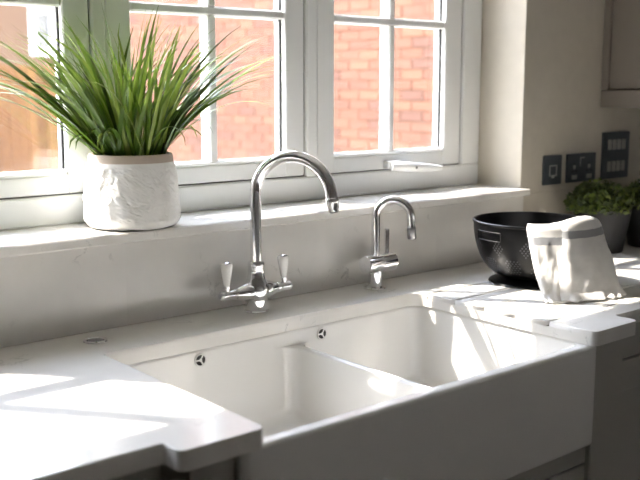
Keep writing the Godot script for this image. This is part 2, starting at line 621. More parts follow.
# ------------------------------------------------------------------ outside the window
func build_outside() -> void:
	plain("ground_outside", box(V(-14, -0.4, -24), V(16, -0.2, -0.31), 0.001), M.paving, "pale paving outside the window")
	plain("garden_ground", box(V(-14, -0.4, Z1 + 0.2), V(16, -0.12, 18), 0.001), M.paving, "pale paving behind the room")
	# brick wing of the house, running away from the window wall
	var wx := 5.0
	var zn := -0.6
	var zf := -7.8
	var h := 4.6
	var w := thing("brick_wing", "salmon red brick house wall seen through the middle and right casements", "brick wall", V(wx, -0.2, -4.2))
	part(w, "mortar_core", box(V(wx + 0.006, -0.2, zf), V(wx + 2.6, h, zn), 0.002), M.mortar)
	var bm := BoxMesh.new()
	bm.size = V(0.1, 0.065, 0.215)
	var cand := []
	var rows := int((h + 0.2) / 0.075)
	for r in rows:
		var y := -0.2 + 0.005 + 0.0325 + r * 0.075
		var z := zn - 0.12 - (0.1125 if r % 2 else 0.0)
		while z > zf + 0.11:
			var eye := V(wx, y, z) - V(0, 1.394, 1.674)
			var along: float = eye.dot(V(0.6385, -0.1587, -0.753))
			var px: float = 320 + 948.7 * eye.dot(V(0.763, 0, 0.6466)) / along
			var py: float = 240 - 948.7 * eye.dot(V(0.1026, 0.9873, -0.121)) / along
			var seen := py > -6 and py < 168 and ((px > 150 and px < 290) or (px > 330 and px < 446))
			cand.append([along if seen else 100.0 + along, V(wx, y, z)])
			z -= 0.225
	cand.sort_custom(func(a, b): return a[0] < b[0])
	var st := SurfaceTool.new()
	st.begin(Mesh.PRIMITIVE_TRIANGLES)
	for i in cand.size():
		var p: Vector3 = cand[i][1]
		p.x += 0.05 - rng.randf() * 0.006
		var kind: int = rng.randi() % 6
		if i < 300:
			var o := MeshInstance3D.new()
			o.name = "brick"
			o.mesh = bm
			o.material_override = M.bricks[kind]
			w.add_child(o, true)
			o.position = p - base_of[w]
		else:
			var c: Color = M.bricks[kind].albedo_color.srgb_to_linear() * 0.86
			var s := box(p - base_of[w] - bm.size * 0.5, p - base_of[w] + bm.size * 0.5, 0.0)
			for k in range(0, 36, 3):
				for e in 3:
					st.set_color(c)
					st.set_smooth_group(-1)
					st.add_vertex(s.v[k + e])
	st.generate_normals()
	var rest := MeshInstance3D.new()
	rest.name = "far_bricks"
	rest.mesh = st.commit()
	rest.material_override = M.brick_rest
	rest.set_meta("kind", "stuff")
	w.add_child(rest)
	part(w, "roof_eave", box(V(wx - 0.22, h, zf - 0.2), V(wx + 2.7, h + 0.12, zn + 0.1), 0.01), M.frame)
	# board fence
	var fz := -9.6
	var f := thing("board_fence", "orange brown wooden board fence seen through the left casement", "fence", V(1.0, -0.2, fz))
	var x := -6.0
	var k := 0
	while x < 8.6:
		var ww := 0.118
		part(f, "board", box(V(x, -0.18, fz), V(x + ww, 1.66 + rng.randf() * 0.012, fz + 0.018 + (0.008 if k % 2 else 0.0)), 0.003), M.fence[rng.randi() % 4])
		x += ww + 0.004
		k += 1
	for y in [0.1, 0.75, 1.4]: part(f, "rail", box(V(-6.0, y, fz - 0.05), V(8.6, y + 0.08, fz - 0.001), 0.004), M.fence[1])
	for i in 8: part(f, "post", box(V(-6.0 + i * 2.0, -0.2, fz - 0.15), V(-5.9 + i * 2.0, 1.7, fz - 0.051), 0.005), M.fence[3])
	# neighbouring house behind the fence
	var hz := -16.0
	var n := thing("neighbour_house", "tan brick house with a white framed window behind the fence", "house", V(7, -0.2, hz - 3))
	part(n, "wall", join([
		box(V(0.5, -0.2, hz - 6), V(13.5, 2.0, hz), 0.002),
		box(V(0.5, 2.9, hz - 6), V(13.5, 5.2, hz), 0.002),
		box(V(0.5, 2.0, hz - 6), V(7.72, 2.9, hz), 0.002),
		box(V(9.3, 2.0, hz - 6), V(13.5, 2.9, hz), 0.002)]), M.far_brick)
	part(n, "roof", box(V(0.2, 5.2, hz - 6.2), V(13.8, 5.5, hz + 0.35), 0.05), M.roof)
	var nw := part(n, "window", join([
		box(V(7.72, 2.0, hz - 0.12), V(9.3, 2.13, hz + 0.05), 0.01),
		box(V(7.72, 2.8, hz - 0.12), V(9.3, 2.9, hz + 0.02), 0.01),
		box(V(7.72, 2.1, hz - 0.12), V(7.86, 2.85, hz + 0.02), 0.01),
		box(V(8.16, 2.1, hz - 0.12), V(8.34, 2.85, hz + 0.02), 0.01),
		box(V(8.68, 2.1, hz - 0.12), V(8.82, 2.85, hz + 0.02), 0.01),
		box(V(9.2, 2.1, hz - 0.12), V(9.3, 2.85, hz + 0.02), 0.01)]), M.frame, "white window frame")
	for e in [[7.84, 8.18], [8.32, 8.7], [8.8, 9.22]]: part(nw, "pane", box(V(e[0], 2.1, hz - 0.1), V(e[1], 2.82, hz - 0.08), 0.0), M.dark_glass)

# ------------------------------------------------------------------ worktop and sink
const CX0 := 0.771           # cut-out for the sink
const CX1 := 1.583
const CZ := 0.158

func build_worktop() -> void:
	var o := thing("quartz_worktop", "pale quartz worktop with drainer grooves cut round the white sink", "worktop", V(1.0, WT - 0.03, 0.3))
	var e := 0.0005
	var up := []
	var ur := []
	var add := func(x: float, z: float, r: float) -> void:
		up.append(Vector2(x, z))
		ur.append(r)
	add.call(-1.0, e, 0.0)
	add.call(-1.0, 0.605, 0.0)
	add.call(0.628, 0.605, 0.006)
	add.call(0.628, 0.648, 0.014)
	add.call(CX0, 0.648, 0.014)
	add.call(CX0, CZ, 0.012)
	add.call(CX1, CZ, 0.035)
	var lo := up.duplicate()
	var lr := ur.duplicate()
	for z in [0.190, 0.273, 0.360, 0.446, 0.530]:
		add.call(CX1, z - 0.0042, 0.0)
		add.call(2.13, z - 0.0030, 0.0)
		add.call(2.13, z + 0.0030, 0.0)
		add.call(CX1, z + 0.0042, 0.0)
	for q in [[CX1, 0.645, 0.014], [1.736, 0.645, 0.014], [1.736, 0.590, 0.006], [3.2, 0.590, 0.0], [3.2, e, 0.0]]:
		up.append(Vector2(q[0], q[1]))
		ur.append(q[2])
		lo.append(Vector2(q[0], q[1]))
		lr.append(q[2])
	# the lower slab is plain, the upper few millimetres carry the grooves
	part(o, "slab", join([slab(rounded(lo, lr), WT - 0.03, WT - 0.010, 0.0), slab(rounded(up, ur), WT - 0.0102, WT, 0.0018)]), M.quartz)
	# chrome button ring let into the worktop
	var b := thing("worktop_button", "small round chrome ring let into the worktop behind the sunlit corner", "control button", V(0.803, WT, 0.068))
	part(b, "ring", turned([Vector2(0.0165, 0.0), Vector2(0.023, 0.0), Vector2(0.0225, 0.0022), Vector2(0.0205, 0.0032), Vector2(0.018, 0.0026), Vector2(0.0165, 0.0008)], V(0.803, WT, 0.068)), M.chrome)
	part(b, "cap", turned([Vector2(0.0, 0.0002), Vector2(0.0140, 0.0002), Vector2(0.0138, 0.0026), Vector2(0.010, 0.0032), Vector2(0.0, 0.0034)], V(0.803, WT, 0.068)), M.steel)
	part(b, "groove", turned([Vector2(0.0142, 0.0001), Vector2(0.0164, 0.0001), Vector2(0.0164, 0.0006), Vector2(0.0142, 0.0006)], V(0.803, WT, 0.068)), M.hole, "dark gap round the button")

func rrect(x0: float, x1: float, z0: float, z1: float, r: Array, k := 6, m := 8) -> Array:
	# rounded rectangle with a fixed number of points (k+1 on each corner, m on each side); r = radii at (x0,z0) (x1,z0) (x1,z1) (x0,z1)
	var c := [Vector2(x0, z0), Vector2(x1, z0), Vector2(x1, z1), Vector2(x0, z1)]
	var dir := [Vector2(1, 1), Vector2(-1, 1), Vector2(-1, -1), Vector2(1, -1)]
	var out := []
	for i in 4:
		var ctr: Vector2 = c[i] + dir[i] * r[i]
		for j in k + 1:
			var a := PI + PI / 2 * i + PI / 2 * j / k
			out.append(ctr + Vector2(cos(a), sin(a)) * r[i])
		var i2 := (i + 1) % 4
		var a2 := PI + PI / 2 * i2
		var from: Vector2 = out[-1]
		var to: Vector2 = c[i2] + dir[i2] * r[i2] + Vector2(cos(a2), sin(a2)) * r[i2]
		for j in range(1, m): out.append(from.lerp(to, float(j) / m))
	return out

func ring_strip(s: Dictionary, a: Array, b: Array, g: int) -> void:
	var n := a.size()
	for k in n:
		var k2 := (k + 1) % n
		if a[k].distance_to(b[k]) + a[k2].distance_to(b[k2]) < 1e-6: continue
		q4(s, a[k], b[k], b[k2], a[k2], g)

func lift(ring: Array, y: float) -> Array:
	return ring.map(func(p): return Vector3(p.x, y, p.y))

func build_sink() -> void:
	var ox0 := 0.742
	var ox1 := 1.614
	var oz0 := 0.128
	var oz1 := 0.634
	var top := 0.889
	var bot := 0.676
	var ix0 := 0.768
	var ix1 := 1.588
	var iz0 := 0.154
	var iz1 := 0.606
	var ydiv := 0.857
	var xm := 1.222
	var o := thing("butler_sink", "white glazed double bowl butler sink with an apron front", "sink", V(1.18, bot, 0.38))
	var s := shape()
	sg += 1
	var rad := [0.012, 0.012, 0.012, 0.012]
	var cav := [0.03, 0.03, 0.03, 0.03]
	# outside, bottom to rim, then over the rim into the bowl
	var rings := []
	rings.append(lift(rrect(ox0 + 0.02, ox1 - 0.02, oz0 + 0.02, oz1 - 0.02, rad), bot))
	for k in 5:
		var a := PI / 8 * k
		var d := 0.010 * (1.0 - sin(a))
		rings.append(lift(rrect(ox0 + d, ox1 - d, oz0 + d, oz1 - d, [0.014, 0.014, 0.014, 0.014]), bot + 0.010 * (1.0 - cos(a))))
	for k in 6:
		var a := PI / 10 * k
		var d := 0.008 * (1.0 - cos(a))
		rings.append(lift(rrect(ox0 + d, ox1 - d, oz0 + d, oz1 - d, [0.014, 0.014, 0.014, 0.014]), top - 0.008 + 0.008 * sin(a)))
	for k in 6:
		var a := PI / 10 * k
		var d := 0.007 * (1.0 - sin(a))
		rings.append(lift(rrect(ix0 - d, ix1 + d, iz0 - d, iz1 + d, cav), top - 0.007 * (1.0 - cos(a))))
	rings.append(lift(rrect(ix0, ix1, iz0, iz1, cav), ydiv))
	for i in rings.size() - 1: ring_strip(s, rings[i], rings[i + 1], sg)
	sg += 1
	var under: Array = rings[0]
	for k in range(1, under.size() - 1): t3(s, under[0], under[k + 1], under[k])
	# bowls
	var thick := 0.017
	for side in 2:
		var bx0 := ix0 if side == 0 else xm + thick * 0.5
		var bx1 := xm - thick * 0.5 if side == 0 else ix1
		var cell_r := [0.03, 0.0, 0.0, 0.03] if side == 0 else [0.0, 0.03, 0.03, 0.0]
		var cell := lift(rrect(ix0 if side == 0 else xm, xm if side == 0 else ix1, iz0, iz1, cell_r), ydiv)
		sg += 1
		var rr := []
		for k in 6:                      # rounded top of the divider
			var a := PI / 10 * k
			var d := 0.0075 * (1.0 - sin(a))
			var r2 := rrect(bx0 - (0.0 if side == 0 else d), bx1 + (d if side == 0 else 0.0), iz0, iz1, [0.03, 0.03, 0.03, 0.03])
			rr.append(r2.map(func(p): return Vector3(p.x, ydiv - 0.0075 * (1.0 - cos(a)) * clampf(1.0 - absf(p.x - xm) / 0.05, 0.0, 1.0), p.y)))
		ring_strip(s, cell, rr[0], sg)
		for k in 5: ring_strip(s, rr[k], rr[k + 1], sg)
		var fl := 0.700
		var fr := 0.028
		var last: Array = rr[5]
		for k in 7:
			var a := PI / 12 * k
			var d := 0.004 + fr * (1.0 - cos(a))
			var ring := lift(rrect(bx0 + d, bx1 - d, iz0 + d, iz1 - d, [0.03, 0.03, 0.03, 0.03]), fl + fr - fr * sin(a))
			ring_strip(s, last, ring, sg)
			last = ring
		var ctr := V((bx0 + bx1) * 0.5, fl - 0.004, 0.38)
		var hole := []
		for p in last: hole.append(ctr + V(p.x - ctr.x, 0, p.z - ctr.z).normalized() * 0.045)
		ring_strip(s, last, hole, sg)
		for k in hole.size(): t3(s, hole[k], V(ctr.x, ctr.y - 0.01, ctr.z), hole[(k + 1) % hole.size()], sg)
	# face the shell outwards
	orient(s)
	part(o, "basin", s, M.ceramic)
	for side in 2:
		var cx := (ix0 + xm) * 0.5 if side == 0 else (xm + ix1) * 0.5
		var wst := part(o, "waste_strainer", turned([Vector2(0.0, 0.001), Vector2(0.030, 0.001), Vector2(0.034, 0.004), Vector2(0.043, 0.0045), Vector2(0.045, 0.002), Vector2(0.045, -0.002), Vector2(0.0, -0.004)], V(cx, 0.6985, 0.38)), M.steel)
		wst.set_meta("label", "steel basket waste")
	# overflow inlets: ceramic lined ring with three dark openings
	for c in [[0.981, 0.868], [1.293, 0.868]]:
		var at := V(c[0], c[1], iz0 + 0.001)
		var zax := V(0, 0, 1)
		var ring := part(o, "overflow", turned([Vector2(0.0, -0.001), Vector2(0.0135, -0.001), Vector2(0.0135, 0.0012), Vector2(0.0126, 0.002), Vector2(0.0112, 0.0012), Vector2(0.0, 0.0010)], at, zax, 28), M.ceramic)
		for k in 3:
			var a0 := deg_to_rad(-90 + 120 * k + 12 + 30)
			var a1 := deg_to_rad(-90 + 120 * k + 108 + 30)
			var pts := PackedVector2Array()
			for j in 9: pts.append(Vector2(cos(lerpf(a0, a1, j / 8.0)), sin(lerpf(a0, a1, j / 8.0))) * 0.0106)
			for j in 5: pts.append(Vector2(cos(lerpf(a1 - 0.25, a0 + 0.25, j / 4.0)), sin(lerpf(a1 - 0.25, a0 + 0.25, j / 4.0))) * 0.0036)
			var sl := slab(pts, 0.0, 0.0008, 0.0001)
			part(ring, "opening", moved(sl, Transform3D(Basis(V(1, 0, 0), V(0, 0, 1), V(0, -1, 0)), at + V(0, 0, 0.0008))), M.hole, "dark overflow slot")

func shaker(parent: Node3D, called: String, x0: float, x1: float, y0: float, y1: float, z: float, rail := 0.078, m: Material = null) -> MeshInstance3D:
	if m == null: m = M.cabinet
	var t := 0.020
	var d := part(parent, called, join([
		box(V(x0, y0, z - t), V(x0 + rail, y1, z), 0.0015),
		box(V(x1 - rail, y0, z - t), V(x1, y1, z), 0.0015),
		box(V(x0 + rail - 0.002, y0, z - t), V(x1 - rail + 0.002, y0 + rail, z), 0.0015),
		box(V(x0 + rail - 0.002, y1 - rail, z - t), V(x1 - rail + 0.002, y1, z), 0.0015)]), m)
	part(d, "door_panel", box(V(x0 + rail - 0.006, y0 + rail - 0.006, z - t + 0.001), V(x1 - rail + 0.006, y1 - rail + 0.006, z - 0.010), 0.001), m)
	return d

func build_cabinets() -> void:
	var ct := WT - 0.0305
	# left of the sink
	var l := thing("base_cabinet", "greige base cabinet under the sunlit worktop left of the sink", "cabinet", V(-0.1, 0, 0.3), "base cabinets")
	part(l, "body", box(V(-1.0, 0.1, 0.02), V(0.655, ct, 0.552), 0.002), M.cabinet)
	part(l, "plinth", box(V(-1.0, 0.0, 0.05), V(0.655, 0.0995, 0.5), 0.002), M.cabinet)
	for x in [-0.98, -0.44, 0.10]:
		part(l, "drawer", box(V(x + 0.002, 0.735, 0.553), V(x + 0.536, ct - 0.012, 0.575), 0.002), M.cabinet)
		shaker(l, "door", x + 0.002, x + 0.536, 0.105, 0.73, 0.575)
	# sink unit with its two pilasters
	var s := thing("sink_cabinet", "greige sink cabinet with pilasters below the white apron sink", "cabinet", V(1.18, 0, 0.3), "base cabinets")
	part(s, "body", box(V(0.66, 0.1, 0.02), V(1.72, 0.6735, 0.575), 0.002), M.cabinet)
	part(s, "plinth", box(V(0.66, 0.0, 0.05), V(1.72, 0.0995, 0.5), 0.002), M.cabinet)
	part(s, "pilaster", box(V(0.66, 0.1, 0.5), V(0.738, ct, 0.622), 0.003), M.cabinet)
	part(s, "pilaster", box(V(1.6185, 0.1, 0.5), V(1.722, ct, 0.622), 0.003), M.cabinet)
	part(s, "rail", box(V(0.740, 0.632, 0.576), V(1.617, 0.673, 0.612), 0.002), M.cabinet)
	for x in [[0.741, 1.178], [1.181, 1.616]]: shaker(s, "door", x[0], x[1], 0.105, 0.628, 0.612)
	# right of the sink
	var r := thing("base_cabinet", "greige base cabinet with a drawer right of the sink pilaster", "cabinet", V(2.4, 0, 0.3), "base cabinets")
	part(r, "body", box(V(1.725, 0.1, 0.02), V(3.2, ct, 0.545), 0.002), M.cabinet)
	part(r, "plinth", box(V(1.725, 0.0, 0.05), V(3.2, 0.0995, 0.5), 0.002), M.cabinet)
	for x in [[1.727, 2.2], [2.204, 2.7], [2.704, 3.198]]:
		part(r, "drawer", box(V(x[0], 0.806, 0.546), V(x[1], ct - 0.008, 0.568), 0.002), M.cabinet)
		shaker(r, "door", x[0], x[1], 0.105, 0.800, 0.568, 0.07)
	# wall cabinet
	var w := thing("wall_cabinet", "taupe wall cabinet with a panelled side above the light switches", "cabinet", V(3.0, 1.334, 0.15))
	var cx := 2.556
	part(w, "body", box(V(cx + 0.012, 1.39, -0.011), V(3.55, 2.25, 0.33), 0.002), M.wall_cabinet)
	part(w, "light_rail", box(V(cx, 1.334, -0.011), V(3.55, 1.386, 0.352), 0.002), M.wall_cabinet)
	# panelled end: frame proud of a flat panel
	part(w, "end_frame", join([
		box(V(cx, 1.388, -0.011), V(cx + 0.0115, 2.25, 0.012), 0.001),
		box(V(cx, 1.388, 0.285), V(cx + 0.0115, 2.25, 0.352), 0.001),
		box(V(cx, 2.17, 0.010), V(cx + 0.0115, 2.25, 0.287), 0.001)]), M.wall_cabinet)
	for x in [[cx + 0.014, 3.05], [3.054, 3.55]]: shaker(w, "door", x[0], x[1], 1.392, 2.248, 0.352, 0.07, M.wall_cabinet)

# ------------------------------------------------------------------ taps
func arch(at: Vector3, dir: Vector3, y0: float, yc: float, r: float, sweep: float, drop := 0.0) -> Array:
	var p := [V(at.x, y0, at.z)]
	for k in 6: p.append(V(at.x, lerpf(y0, yc, (k + 1) / 6.0), at.z))
	var n := 36
	for k in range(1, n + 1):
		var a := deg_to_rad(sweep) * k / n
		p.append(V(at.x, yc, at.z) + dir * (r - r * cos(a)) + Vector3.UP * r * sin(a))
	if drop > 0.0:
		var t: Vector3 = (p[-1] - p[-2]).normalized()
		p.append(p[-1] + t * drop)
	return p

func build_bridge_tap() -> void:
	var at := V(1.179, WT, 0.073)
	var o := thing("kitchen_tap", "tall chrome swan neck mixer tap with two white lever handles", "tap", at)
	part(o, "base_collar", turned([Vector2(0.0, 0.0), Vector2(0.0255, 0.0), Vector2(0.0255, 0.003), Vector2(0.0240, 0.005), Vector2(0.0240, 0.034), Vector2(0.0, 0.034)], at), M.chrome)
	part(o, "body", turned([Vector2(0.0, 0.028), Vector2(0.0240, 0.028), Vector2(0.0265, 0.036), Vector2(0.0275, 0.045), Vector2(0.0270, 0.056), Vector2(0.0245, 0.064), Vector2(0.0205, 0.072), Vector2(0.0185, 0.082), Vector2(0.0172, 0.098), Vector2(0.0182, 0.100), Vector2(0.0182, 0.106), Vector2(0.0160, 0.110), Vector2(0.0, 0.110)], at), M.chrome)
	var dir := V(sin(deg_to_rad(30)), 0, cos(deg_to_rad(30)))
	var p := arch(at, dir, WT + 0.09, WT + 0.250, 0.0845, 172.0, 0.014)
	part(o, "spout", tube(p, [0.0122], 24), M.chrome)
	var e: Vector3 = p[-1]
	var t: Vector3 = (p[-1] - p[-2]).normalized()
	var nz := part(o, "nozzle", turned([Vector2(0.0, -0.004), Vector2(0.0126, -0.004), Vector2(0.0140, -0.002), Vector2(0.0140, 0.005), Vector2(0.0126, 0.007), Vector2(0.0116, 0.020), Vector2(0.0100, 0.0245), Vector2(0.0, 0.0245)], e, t), M.chrome)
	part(nz, "aerator", turned([Vector2(0.0, 0.0250), Vector2(0.0085, 0.0250), Vector2(0.0085, 0.0275), Vector2(0.0, 0.0275)], e, t), M.steel)
	for sd in [-1.0, 1.0]:
		var ax := V(sd, 0.0, 0.0).normalized()
		var c := at + V(0, 0.046, 0)
		var arm := part(o, "lever", turned([Vector2(0.0, 0.016), Vector2(0.0215, 0.016), Vector2(0.0208, 0.026), Vector2(0.0168, 0.038), Vector2(0.0132, 0.048), Vector2(0.0112, 0.053), Vector2(0.0118, 0.054), Vector2(0.0118, 0.060), Vector2(0.0098, 0.062), Vector2(0.0098, 0.084), Vector2(0.0105, 0.086), Vector2(0.0095, 0.091), Vector2(0.0060, 0.094), Vector2(0.0, 0.094)], c, ax), M.chrome)
		var k := c + ax * 0.076
		var up := V(sd * -0.02, 1.0, -0.03).normalized()
		part(arm, "neck", turned([Vector2(0.0, 0.0), Vector2(0.0058, 0.0), Vector2(0.0058, 0.011), Vector2(0.0070, 0.014), Vector2(0.0070, 0.019), Vector2(0.0055, 0.021), Vector2(0.0, 0.021)], k, up, 20), M.chrome)
		part(arm, "handle", turned([Vector2(0.0, 0.020), Vector2(0.0062, 0.020), Vector2(0.0072, 0.024), Vector2(0.0100, 0.040), Vector2(0.0126, 0.058), Vector2(0.0129, 0.063), Vector2(0.0110, 0.0665), Vector2(0.0, 0.0675)], k, up, 24), M.handle_white, "white ceramic lever handle")
		part(arm, "cap", turned([Vector2(0.0, 0.0670), Vector2(0.0085, 0.0665), Vector2(0.0080, 0.0690), Vector2(0.0050, 0.0705), Vector2(0.0, 0.0710)], k, up, 20), M.chrome)

func build_water_tap() -> void:
	var at := V(1.536, WT, 0.066)
	var o := thing("filter_tap", "small chrome hooked water tap with a barrel body and upright rod", "tap", at)
	part(o, "base_flange", turned([Vector2(0.0, 0.0), Vector2(0.0265, 0.0), Vector2(0.0265, 0.003), Vector2(0.0250, 0.0048), Vector2(0.0, 0.0048)], at), M.chrome)
	part(o, "column", turned([Vector2(0.0, 0.004), Vector2(0.0165, 0.004), Vector2(0.0165, 0.050), Vector2(0.0, 0.050)], at), M.chrome)
	var ax := V(1.0, 0.0, 0.02).normalized()
	var c := at + V(-0.002, 0.060, 0)
	var bar := part(o, "barrel", turned([Vector2(0.0, -0.031), Vector2(0.0212, -0.031), Vector2(0.0228, -0.0295), Vector2(0.0228, 0.0140), Vector2(0.0221, 0.0146), Vector2(0.0221, 0.0152), Vector2(0.0228, 0.0158), Vector2(0.0228, 0.0560), Vector2(0.0214, 0.0575), Vector2(0.0, 0.0575)], c, ax, 36), M.chrome)
	part(bar, "rod", turned([Vector2(0.0, 0.0), Vector2(0.0060, 0.0), Vector2(0.0060, 0.058), Vector2(0.0052, 0.060), Vector2(0.0, 0.060)], c + ax * 0.038 + V(0, 0.021, 0), V(0.0, 1, 0.0), 18), M.chrome)
	var dir := V(sin(deg_to_rad(42)), 0, cos(deg_to_rad(42)))
	var p := arch(at, dir, WT + 0.075, WT + 0.172, 0.0410, 178.0, 0.024)
	part(o, "spout", tube(p, [0.0103], 22), M.chrome)
	var e: Vector3 = p[-1]
	var t: Vector3 = (p[-1] - p[-2]).normalized()
	part(o, "nozzle", turned([Vector2(0.0, -0.002), Vector2(0.0094, -0.002), Vector2(0.0094, 0.001), Vector2(0.0106, 0.002), Vector2(0.0106, 0.026), Vector2(0.0096, 0.028), Vector2(0.0, 0.028)], e, t, 22), M.steel, "dull steel spout end")

# ------------------------------------------------------------------ plant on the sill
func build_grass_pot() -> void:
	var at := V(0.965, SILL, -0.066)
	var o := thing("potted_grass", "lush green grass plant in a crumpled white ceramic pot on the sill", "potted plant", at)
	var nz := FastNoiseLite.new()
	nz.seed = 4
	nz.noise_type = FastNoiseLite.TYPE_SIMPLEX
	nz.frequency = 12.0
	nz.fractal_type = FastNoiseLite.FRACTAL_RIDGED
	nz.fractal_octaves = 3
	nz.domain_warp_enabled = true
	nz.domain_warp_amplitude = 0.05
	nz.domain_warp_frequency = 7.0
	var prof := [Vector2(0.0, 0.0), Vector2(0.078, 0.0), Vector2(0.088, 0.003), Vector2(0.0945, 0.010)]
	for k in 61:
		var t := k / 60.0
		prof.append(Vector2(0.0975 + 0.0015 * sin(PI * t) - 0.0105 * pow(t, 1.4), 0.018 + 0.116 * t))
	var body := shape()
	sg += 1
	var seg := 200
	var pos := func(i: int, k: int) -> Vector3:
		var p: Vector2 = prof[i]
		var a := TAU * (k % seg) / seg
		var v := V(cos(a) * p.x, p.y, sin(a) * p.x)
		if i < 3: return v + at
		var fade := smoothstep(0.004, 0.02, p.y) * (1.0 - smoothstep(0.118, 0.134, p.y))
		var w := v * 1.0
		nz.domain_warp_enabled = true
		var h := nz.get_noise_3d(w.x, w.y * 1.0, w.z)
		return v + V(cos(a), 0, sin(a)) * h * 0.0042 * fade + at
	var grid := []
	for i in prof.size():
		var line := []
		for k in seg: line.append(pos.call(i, k))
		grid.append(line)
	for i in prof.size() - 1:
		for k in seg:
			var k2 := (k + 1) % seg
			if i == 0: t3(body, grid[0][0], grid[1][k], grid[1][k2], sg)
			else: q4(body, grid[i][k], grid[i + 1][k], grid[i + 1][k2], grid[i][k2], sg)
	sg += 1
	var last: Vector2 = prof[-1]
	part(o, "pot", orient(body), M.pot)
	part(o, "pot_rim", turned([Vector2(last.x - 0.001, last.y - 0.001), Vector2(last.x + 0.0003, last.y), Vector2(last.x - 0.0015, last.y + 0.013), Vector2(last.x - 0.004, last.y + 0.0165), Vector2(last.x - 0.008, last.y + 0.015), Vector2(last.x - 0.009, last.y - 0.02)], at, Vector3.UP, 72), M.clay, "unglazed beige clay rim")
	part(o, "soil", turned([Vector2(0.0, 0.120), Vector2(last.x - 0.0085, 0.120), Vector2(last.x - 0.0085, 0.134), Vector2(0.04, 0.138), Vector2(0.0, 0.139)], at, Vector3.UP, 32), M.soil)
	# blades of grass
	var root := at + V(0, 0.134, 0)
	var n := 240
	for i in n:
		var t := float(i) / n
		var phi := rng.randf() * TAU
		var rr := sqrt(rng.randf()) * 0.064
		var start := root + V(cos(phi) * rr, 0, sin(phi) * rr)
		# mostly outwards, but many blades cross their neighbours
		var az := phi + rng.randfn() * 0.75
		var out := V(cos(az), 0, sin(az) * 0.8)
		var lean := rr / 0.064 * 0.34 + rng.randf() * 0.20 - 0.05
		var bend := 0.1 + rng.randf() * 0.8 + rr / 0.064 * 0.25
		var length := 0.175 + rng.randf() * 0.155
		var wide := 0.0040 + rng.randf() * 0.0022
		if t > 0.78:              # long arching blades to both sides
			az = (0.1 if i % 2 else PI - 0.1) + rng.randf_range(-0.55, 0.55)
			out = V(cos(az), 0, sin(az) * 0.8)
			start = root + out * (0.035 + rng.randf() * 0.025)
			length = 0.28 + rng.randf() * (0.16 if i % 5 == 0 else 0.09)
			lean = 0.40 + rng.randf() * 0.38
			bend = 0.35 + rng.randf() * 0.75
		elif t > 0.73:            # a few short ones that fold over
			length = 0.13 + rng.randf() * 0.05
			lean = 0.25
			bend = 2.2 + rng.randf() * 0.6
			wide = 0.006
		if i >= n - 12:           # the longest, low arching blades
			az = [0.05, 0.25, -0.1, 0.4, 0.1, 0.3, PI - 0.05, PI - 0.3, PI + 0.1, PI - 0.2, PI - 0.45, PI + 0.05][n - 1 - i]
			out = V(cos(az), 0, sin(az) * 0.8)
			start = root + out * 0.05
			length = 0.33 + rng.randf() * 0.07
			lean = 0.62 + rng.randf() * 0.3
			bend = 0.45 + rng.randf() * 0.5
			wide = 0.0052
		if out.z < 0.0: out.z *= 0.4
		part(o, "leaf", blade(start, out, length, lean, bend, wide, rng.randf_range(-1.1, 1.1)), M.blade[[0, 1, 1, 2, 2, 3, 3, 4][rng.randi() % 8]])

func blade(start: Vector3, out: Vector3, length: float, lean: float, bend: float, wide: float, twist: float) -> Dictionary:
	var s := shape()
	sg += 1
	var n := 9
	var p := start
	var rows := []
	var side0 := Vector3.UP.cross(out).normalized().rotated(Vector3.UP, twist)
	for i in n + 1:
		var t := float(i) / n
		var a := lean + bend * t * t
		var d := (out.normalized() * sin(a) + Vector3.UP * cos(a)).normalized()
		if i > 0: p += d * length / n
		if p.z < -0.158: p.z = -0.158
		var sd := (side0 - d * side0.dot(d)).normalized()
		var up := sd.cross(d).normalized()
		var w := wide * (0.7 + 0.3 * minf(t * 3.0, 1.0)) * pow(1.0 - pow(t, 2.6), 0.9)
		w = maxf(w, 0.0003)
		rows.append([p - sd * w + up * w * 0.35, p - up * w * 0.0, p + sd * w + up * w * 0.35])
	for i in n:
		for k in 2: q4(s, rows[i][k], rows[i + 1][k], rows[i + 1][k + 1], rows[i][k + 1], sg)
	sg += 1
	return s

# ------------------------------------------------------------------ colander, towel
const CC := Vector3(1.886, WT, 0.254)
const CR := 0.142

